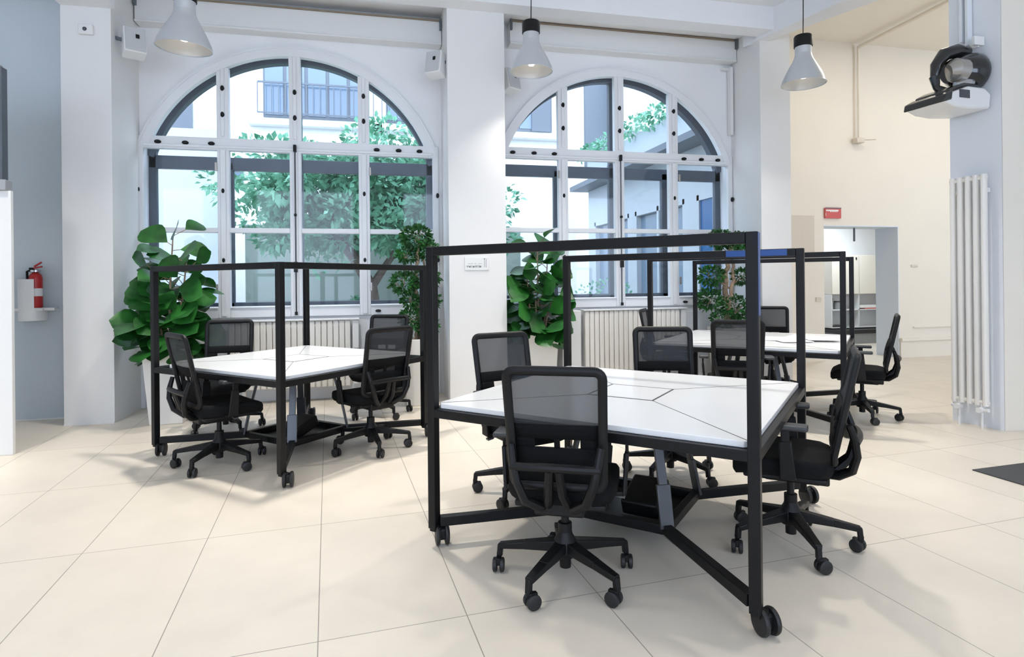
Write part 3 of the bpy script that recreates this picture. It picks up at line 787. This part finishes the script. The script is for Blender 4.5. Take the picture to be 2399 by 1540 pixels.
CH = [
    ((.854, 2.66), 26, 15, 'black mesh office chair in the foreground with its back to the camera', G1),
    ((.94, 3.79), 163, 20, 'black mesh office chair left of the nearest table, before the middle pillar', G1),
    ((2.023, 3.874), 198, 40, 'black mesh office chair behind the nearest table, partly hiding the radiator', G1),
    ((2.10, 2.72), -50, 42, 'black mesh office chair in profile at the right side of the nearest table', G1),
    ((-1.15, 4.96), 57, 0, 'black mesh office chair at left front of the left table, back turned at a slant', G2),
    ((-1.36, 6.113), 176, 30, 'black mesh office chair behind the left table, next to the large leafed plant', G2),
    ((-.03, 5.12), -33, 15, 'black mesh office chair at the right front of the left table, back turned', G2),
    ((.05, 6.40), 204, 50, 'black mesh office chair at far right of the left table, mostly hidden by another chair', G2),
    ((3.42, 6.56), 126, 0, 'black mesh office chair edge-on at the far left of the right table', G3),
    ((3.194, 4.856), 30, 25, 'black mesh office chair on the near side of the right table, behind the near post', G3),
    ((4.717, 6.42), 212, 10, 'black mesh office chair on the far side of the right table against the cream wall', G3),
    ((4.66, 4.979), -47, 33, 'black mesh office chair in profile at the right side of the right table', G3),
]
for i, ((x, y), deg, spin, lb, g) in enumerate(CH):
    o = proto if i == 0 else copy_tree(proto)
    o.location = (x, y, 0); o.rotation_euler = (0, 0, R(-deg))
    for ch in children(o):
        if ch.name.split('.')[0] in ('star_base', 'caster'): ch.rotation_euler = (0, 0, R(spin))
    tag(o, lb, 'chair', g)

# ------------------------------------------------------------------ plants
def planter(e, w=.40, h=.74, base=.30):
    mb = MB()
    def ring(hw, z): return [mb.bm.verts.new((x * hw, y * hw, z)) for x, y in ((-1, -1), (1, -1), (1, 1), (-1, 1))]
    rs = [ring(base / 2, 0), ring(w / 2, h), ring(w / 2 - .02, h), ring(w / 2 - .025, h - .06)]
    for a, b in zip(rs[:-1], rs[1:]):
        for k in range(4): mb.bm.faces.new((a[k], a[(k + 1) % 4], b[(k + 1) % 4], b[k]))
    mb.bm.faces.new(rs[0][::-1])
    mb.build('planter', M['pot'], e, bevel=.006, recalc=False)
    MB().b2(-w / 2 + .024, w / 2 - .024, -w / 2 + .024, w / 2 - .024, h - .07, h - .045).build('soil', M['soil'], e)
def fiddle(loc, label, seed, H, rz=0, lim=(-.5, .5)):
    random.seed(seed)
    e = empty('fiddle_leaf_plant', loc, rz, label, 'plant', 'large leafed plants in cream planters')
    planter(e)
    st = MB(); lf = MB()
    stems = [(0, 0, H), (-.10, .03, H * .8), (.10, .02, H * .86), (-.05, -.10, H * .62), (.08, -.09, H * .64), (.0, .09, H * .7)]
    for k, (x, y, hh) in enumerate(stems):
        tip = Vector((x * 1.6 + random.uniform(-.04, .04), y * 1.4, hh))
        pts = [Vector((x * .6, y * .6, .66)), Vector((x, y, .66 + (hh - .66) * .5)), tip]
        st.tube(pts, [.014, .011, .006], 7)
        n = int(21 * (hh - .6) / (H - .6)) + 4
        for i in range(n):
            t = (i + .6) / n
            p = pts[0].lerp(pts[1], t * 2) if t < .5 else pts[1].lerp(pts[2], t * 2 - 1)
            a = i * 2.4 + k * 1.3 + random.uniform(-.4, .4)
            sp = 1.0 - .35 * t
            elev = random.uniform(-.25, .6) + .5 * t ** 3
            d = Vector((math.cos(a), math.sin(a), elev))
            stem_l = random.uniform(.02, .22) * sp
            q = p + d * stem_l; st.tube([p, q], .004, 5)
            L = random.uniform(.24, .34) * (1.12 - .18 * t)
            roll = Vector((random.uniform(-.6, .6), random.uniform(-.6, .4) - .55, random.uniform(.5, 1))).normalized()
            lf.leaf(q, d, L, L * random.uniform(.82, 1.0), random.uniform(.05, .45), 7, roll, .6, .12)
    st.build('stem', M['bark'], e)
    for v in lf.bm.verts:
        if v.co.x < lim[0]: v.co.x = lim[0] - .02 + random.uniform(0, .02)
        if v.co.x > lim[1]: v.co.x = lim[1] - random.uniform(0, .02)
        if v.co.z < .73 and abs(v.co.x) < .21 and abs(v.co.y) < .21: v.co.z = .74
    lf.build('foliage', M['fiddle'], e, recalc=False, smooth=60)
    return e
def clump(mb, c, r, n, squash=.75, ls=.055):
    c = Vector(c)
    for i in range(n):
        v = Vector((random.gauss(0, 1), random.gauss(0, 1), random.gauss(0, 1))).normalized()
        rr = r * random.uniform(.45, 1.0) ** .6
        p = c + Vector((v.x * rr, v.y * rr, v.z * rr * squash))
        d = (v + Vector((random.uniform(-.7, .7), random.uniform(-.7, .7), random.uniform(-.3, .9)))).normalized()
        L = ls * random.uniform(.7, 1.25)
        mb.leaf(p, d, L, L * .55, .2, 2, (random.uniform(-1, 1), random.uniform(-1, 1), random.uniform(.2, 1)), .5, .2)
def bonsai(loc, label, seed, clumps, trunks, rz=0, h=.74):
    random.seed(seed)
    e = empty('ficus_plant', loc, rz, label, 'plant', 'small leafed plants with twisted trunks in cream planters')
    planter(e, h=h)
    tr = MB()
    for pts, r in trunks:
        out = []
        for i in range(len(pts) - 1):
            a, b = Vector(pts[i]), Vector(pts[i + 1])
            for k in range(4):
                t = k / 4; out.append(a.lerp(b, t) + Vector((random.uniform(-.012, .012), random.uniform(-.012, .012), 0)))
        out.append(Vector(pts[-1]))
        n = len(out); tr.tube(out, [r * (1.1 - .55 * i / n) for i in range(n)], 8)
    for c, r, n in clumps:
        for k in range(7):
            d = Vector((random.uniform(-1, 1), random.uniform(-1, 1), random.uniform(-.5, .8))) * r * .7
            tr.tube([Vector(c) - Vector((0, 0, r * .4)), Vector(c) + d], .004, 5)
    tr.build('trunk', M['bark'], e)
    lf = MB()
    for c, r, n in clumps: clump(lf, c, r, n)
    for v in lf.bm.verts: v.co.x = max(-.47, min(v.co.x, .325))
    lf.build('foliage', M['ficus'], e, recalc=False, smooth=60)
    return e
fiddle((-1.99, 6.66, 0), 'large leafed green plant in cream planter by the left pillar', 2, 1.88, lim=(-.49, .52))
fiddle((1.93, 6.98, 0), 'large leafed green plant in cream planter right of the middle pillar', 12, 1.84, lim=(-.39, .40))
tw = lambda x, y, z0, z1, ph, r: [(x + r * math.cos(ph + 5 * t), y + r * math.sin(ph + 5 * t), z0 + (z1 - z0) * t) for t in [i / 6 for i in range(7)]]
bonsai((.50, 6.86, 0), 'small leafed plant with twisted trunk left of the middle pillar', 5,
       [((-.02, 0, 1.88), .17, 520), ((.10, .04, 1.74), .13, 300), ((-.12, .0, 1.68), .11, 240), ((-.17, -.05, 1.37), .15, 380), ((.08, .02, 1.42), .16, 380), ((-.10, -.06, 1.17), .09, 150), ((.12, .0, 1.15), .12, 220), ((-.08, -.08, .97), .14, 340), ((.1, -.05, .86), .12, 220)],
       [(tw(.0, 0, .68, 1.8, 0, .035), .028), (tw(.03, .02, .68, 1.7, 2, .04), .02), (tw(-.03, .02, .68, 1.5, 4, .05), .02), ([(-.0, 0, 1.2), (-.12, -.03, 1.32)], .012)])
bonsai((4.52, 7.02, 0), 'small leafed plant with twisted trunk against the right pillar', 9,
       [((-.11, 0, 1.89), .15, 420), ((.17, .02, 1.88), .13, 340), ((.03, .02, 1.75), .15, 260), ((-.27, -.03, 1.42), .16, 400), ((.20, 0, 1.40), .13, 280), ((-.30, -.03, 1.11), .17, 430), ((.08, -.02, 1.00), .19, 420), ((-.12, -.06, .85), .15, 260)],
       [(tw(.0, 0, .68, 1.8, 0, .04), .045), (tw(.03, .02, .68, 1.7, 2, .05), .03), (tw(-.03, .02, .68, 1.5, 4, .05), .03), ([(-.0, 0, 1.25), (-.2, -.03, 1.38)], .014), ([(0, 0, 1.25), (.16, 0, 1.36)], .014)])

# ------------------------------------------------------------------ courtyard outside
struct('courtyard_paving', MB().b2(-16, 18, 7.85, 30, -.25, -.02), M['paving'])
b = empty('courtyard_building', (0, 15, 0), 0, 'white rendered building across the courtyard, seen through the windows', 'building')
MB().b2(-16, 12, 0, 6, 0, 9.0).build('wall', M['facade'], b)
def fwin(x0, x1, z0, z1, shutters=(), rail=False, ledge=True):
    w = MB().b2(x0, x1, -.06, 0, z0, z1).build('window', M['extgrey'], b)
    n = max(2, int(round((x1 - x0) / .45)))
    for i in range(n):
        a = x0 + (x1 - x0) * i / n + .04; c = x0 + (x1 - x0) * (i + 1) / n - .04
        MB().b2(a, c, -.075, -.06, z0 + .06, z1 - .08).build('window_glass', M['extglass'], w)
    for a, c in shutters:
        MB().b2(a, c, -.12, -.07, z0, z1).build('shutter', M['extgrey'], w)
    if rail:
        mb = MB().b2(x0 - .1, x1 + .1, -.22, -.19, z0 + .75, z0 + .79).b2(x0 - .1, x1 + .1, -.22, -.19, z0 + .05, z0 + .08)
        k = int((x1 - x0) / .14)
        for i in range(k + 1):
            x = x0 - .1 + (x1 - x0 + .2) * i / k; mb.b2(x - .01, x + .01, -.215, -.195, z0 + .05, z0 + .76)
        mb.build('railing', M['extgrey'], w)
    if ledge: MB().b2(x0 - .3, x1 + .3, -.28, 0, z0 - .22, z0 - .1).build('ledge', M['facade'], w)
fwin(-4.95, -4.4, 4.2, 5.6, [(-4.38, -3.95)], ledge=False)
fwin(-2.45, -.05, 5.25, 7.2, [], True)
fwin(.35, 1.6, 5.25, 7.0, [], True)
fwin(3.2, 4.55, 5.2, 6.5, [(4.0, 4.5)])
fwin(-5.6, -2.9, 3.75, 4.0, ledge=False)
MB().b2(5.45, 6.2, -.12, 0, 4.2, 7.6).build('stair_tower', M['extgrey'], b)
MB().b2(6.2, 9.5, -.6, 0, 5.2, 9.0).build('upper_bay', M['annex'], b)
fwin(7.0, 7.9, 5.6, 7.5, ledge=False)
# garden wall under the tree
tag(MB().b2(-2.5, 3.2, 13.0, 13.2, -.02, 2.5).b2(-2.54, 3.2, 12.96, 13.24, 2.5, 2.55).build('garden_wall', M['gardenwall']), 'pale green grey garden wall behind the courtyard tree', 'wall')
tag(MB().b2(-7, -2.9, 12.6, 12.8, -.02, 4.35).build('light_well_wall', M['annex']), 'plain pale wall seen through the leftmost panes', 'wall')
# annex on the right side
a = empty('courtyard_annex', (5.22, 7.9, 0), 0, 'low glazed annex along the right side of courtyard', 'building')
MB().b2(0, .07, 0, 1.1, 2.75, 3.55).b2(.05, .07, 0, 1.1, -.02, 2.75).b2(0, .85, 1.1, 6.2, 2.75, 3.55).b2(0, .85, 5.8, 6.2, -.02, 2.75).b2(0, .85, 3.5, 3.8, -.02, 2.75).b2(0, .85, 1.1, 1.5, -.02, 2.75).b2(.75, .85, 1.1, 6.2, -.02, 2.75).build('walls', M['annex'], a)
MB().b2(-.45, .07, .0, 1.1, 3.55, 3.66).b2(-.45, .85, 1.1, 6.3, 3.55, 3.66).build('eave', M['extgrey'], a)
MB().b2(-.02, .07, .0, 6.2, 3.66, 4.30).build('parapet', M['annex'], a)
for y0, y1, m, xx in ((3.8, 5.8, 'extglass', .1), (1.5, 3.5, 'extglass', .1), (.05, 1.1, 'extblue', .03)):
    g = MB().b2(xx, xx + .015, y0, y1, -.02, 2.75).build('glazing', M[m], a)
    MB().b2(0, xx, y0, y0 + .07, -.02, 2.75).b2(0, xx, y1 - .07, y1, -.02, 2.75).b2(.0, xx, (y0 + y1) / 2 - .04, (y0 + y1) / 2 + .04, -.02, 2.75).b2(0, xx, y0, y1, 2.66, 2.75).build('glazing_bars', M['annex'], g)
    if m == 'extglass': MB().b2(.3, .7, y0 + .3, y1 - .3, 1.8, 1.84).build('lit_lamp', M['white'], g)
random.seed(31)
t = empty('parapet_plants', (4.99, 7.9, 4.30), 0, 'row of green plants along the annex parapet', 'plants', kind='stuff')
mb = MB()
for i in range(26):
    y = .3 + i * .235; clump(mb, (.02, y, random.uniform(.0, .16)), random.uniform(.12, .2), 40, .8, .10)
mb.build('foliage', M['treeleaf'], t, recalc=False)
# tree
random.seed(77)
t = empty('courtyard_tree', (-.45, 10.9, -.02), 0, 'leafy tree in courtyard behind the left arched window', 'tree')
tb = MB()
tb.tube([(.55, 0, 0), (.50, .02, .7), (.42, .0, 1.3), (.15, -.05, 1.8), (-.15, -.05, 2.2), (-.3, 0, 2.9)], [.13, .12, .11, .10, .08, .04], 10)
tb.tube([(.42, 0, 1.3), (.75, .1, 1.8), (1.1, .1, 2.3), (1.3, .1, 3.0)], [.08, .06, .05, .02], 8)
tb.tube([(.15, -.05, 1.8), (-.2, .1, 2.1), (-.9, .1, 2.6)], [.05, .04, .02], 8)
tb.build('trunk', M['treebark'], t)
lf = MB()
for i in range(170):
    c = (random.uniform(-1.3, 1.75), random.gauss(0, .45), random.uniform(2.1, 3.6))
    clump(lf, c, random.uniform(.24, .42), 85, .75, .15)
for c in ((-1.75, -.1, 2.9), (-2.0, 0, 3.2), (-1.5, 0, 2.55), (1.6, 0, 2.7), (1.75, .1, 3.3), (1.3, 0, 3.9), (.7, .1, 4.1), (.3, 0, 3.95), (1.5, 0, 4.2), (2.6, 0, 2.6), (2.8, .1, 2.9), (2.7, 0, 2.2)):
    clump(lf, c, .36, 120, .75, .13)
for i in range(12):
    clump(lf, (random.uniform(-1.1, .1), -.3, random.uniform(1.6, 2.2)), .12, 10, .9, .12)
lf.build('foliage', M['treeleaf'], t, recalc=False)
for x, y, s, lb in ((-.2, 12.0, .28, 'low green shrub at the foot of the pale garden wall, left of trunk'), (.95, 12.0, .3, 'low green shrub at the foot of garden wall, right of trunk'), (4.1, 10.4, .7, 'silvery green bush in front of the glazed annex')):
    q = empty('garden_shrub', (x, y, -.02), 0, lb, 'shrub')
    z = .95 if s < .5 else 1.0
    MB().tube([(0, 0, 0), (.02, 0, z * .6), (0, 0, z)], .02, 6).build('stem', M['treebark'], q)
    mb = MB()
    for i in range(9): clump(mb, (random.uniform(-s, s) * .5, random.uniform(-s, s) * .3, z + random.uniform(-.3, .5) * s), s * .45, 45, .9, .09)
    mb.build('foliage', M['treeleaf'], q, recalc=False)

# ------------------------------------------------------------------ light
w = bpy.data.worlds.new('sky'); scn.world = w; w.use_nodes = True
bg = w.node_tree.nodes['Background']; bg.inputs[0].default_value = (.67, .795, 1.0, 1); bg.inputs[1].default_value = 5.6
def area(name, loc, size, power, color, rot=(0, 0, 0), shape='DISK', spread=180, size_y=None):
    l = bpy.data.lights.new(name, 'AREA'); l.shape = shape; l.size = size
    if size_y: l.size_y = size_y
    l.energy = power; l.color = color; l.spread = R(spread)
    o = bpy.data.objects.new(name, l); col.objects.link(o); o.location = loc; o.rotation_euler = rot
    return o
WARM = (1., .955, .885)
for x, y, z in LAMPS: area('pendant_and_fill_light', (x, y, z + .05), .16, 9, WARM, spread=100)
# unseen warm fill lights added out of view, no pendants built for them
for x, y in ((-4.2, 3.2), (-.9, 2.4), (2.4, 2.4), (-.9, -1.2), (2.4, -1.2), (6.0, 1.6), (-4.2, -1.0)):
    area('pendant_and_fill_light', (x, y, 3.62), .38, 11, WARM, spread=120)
for x, y in ((2.9, 4.9), (-.4, 4.9), (-3.0, 4.4)): area('added_shadow_spot', (x, y, 4.72), .24, 44, WARM, spread=95)  # unseen spots added to throw the table shadows towards the camera
# side room ceiling lights; added cool pantry light stands in for daylight
for x, y in ((7.2, 6.6), (9.6, 6.6)): area('ceiling_light', (x, y, 5.2), .9, 24, (1., .92, .80))
area('pantry_daylight_fill', (9.2, 10.0, 2.72), .8, 42, (.80, .90, 1.))

vs = scn.view_settings
vs.view_transform = 'Standard'; vs.look = 'None'; vs.gamma = 1; vs.use_curve_mapping = False
vs.exposure = -.03
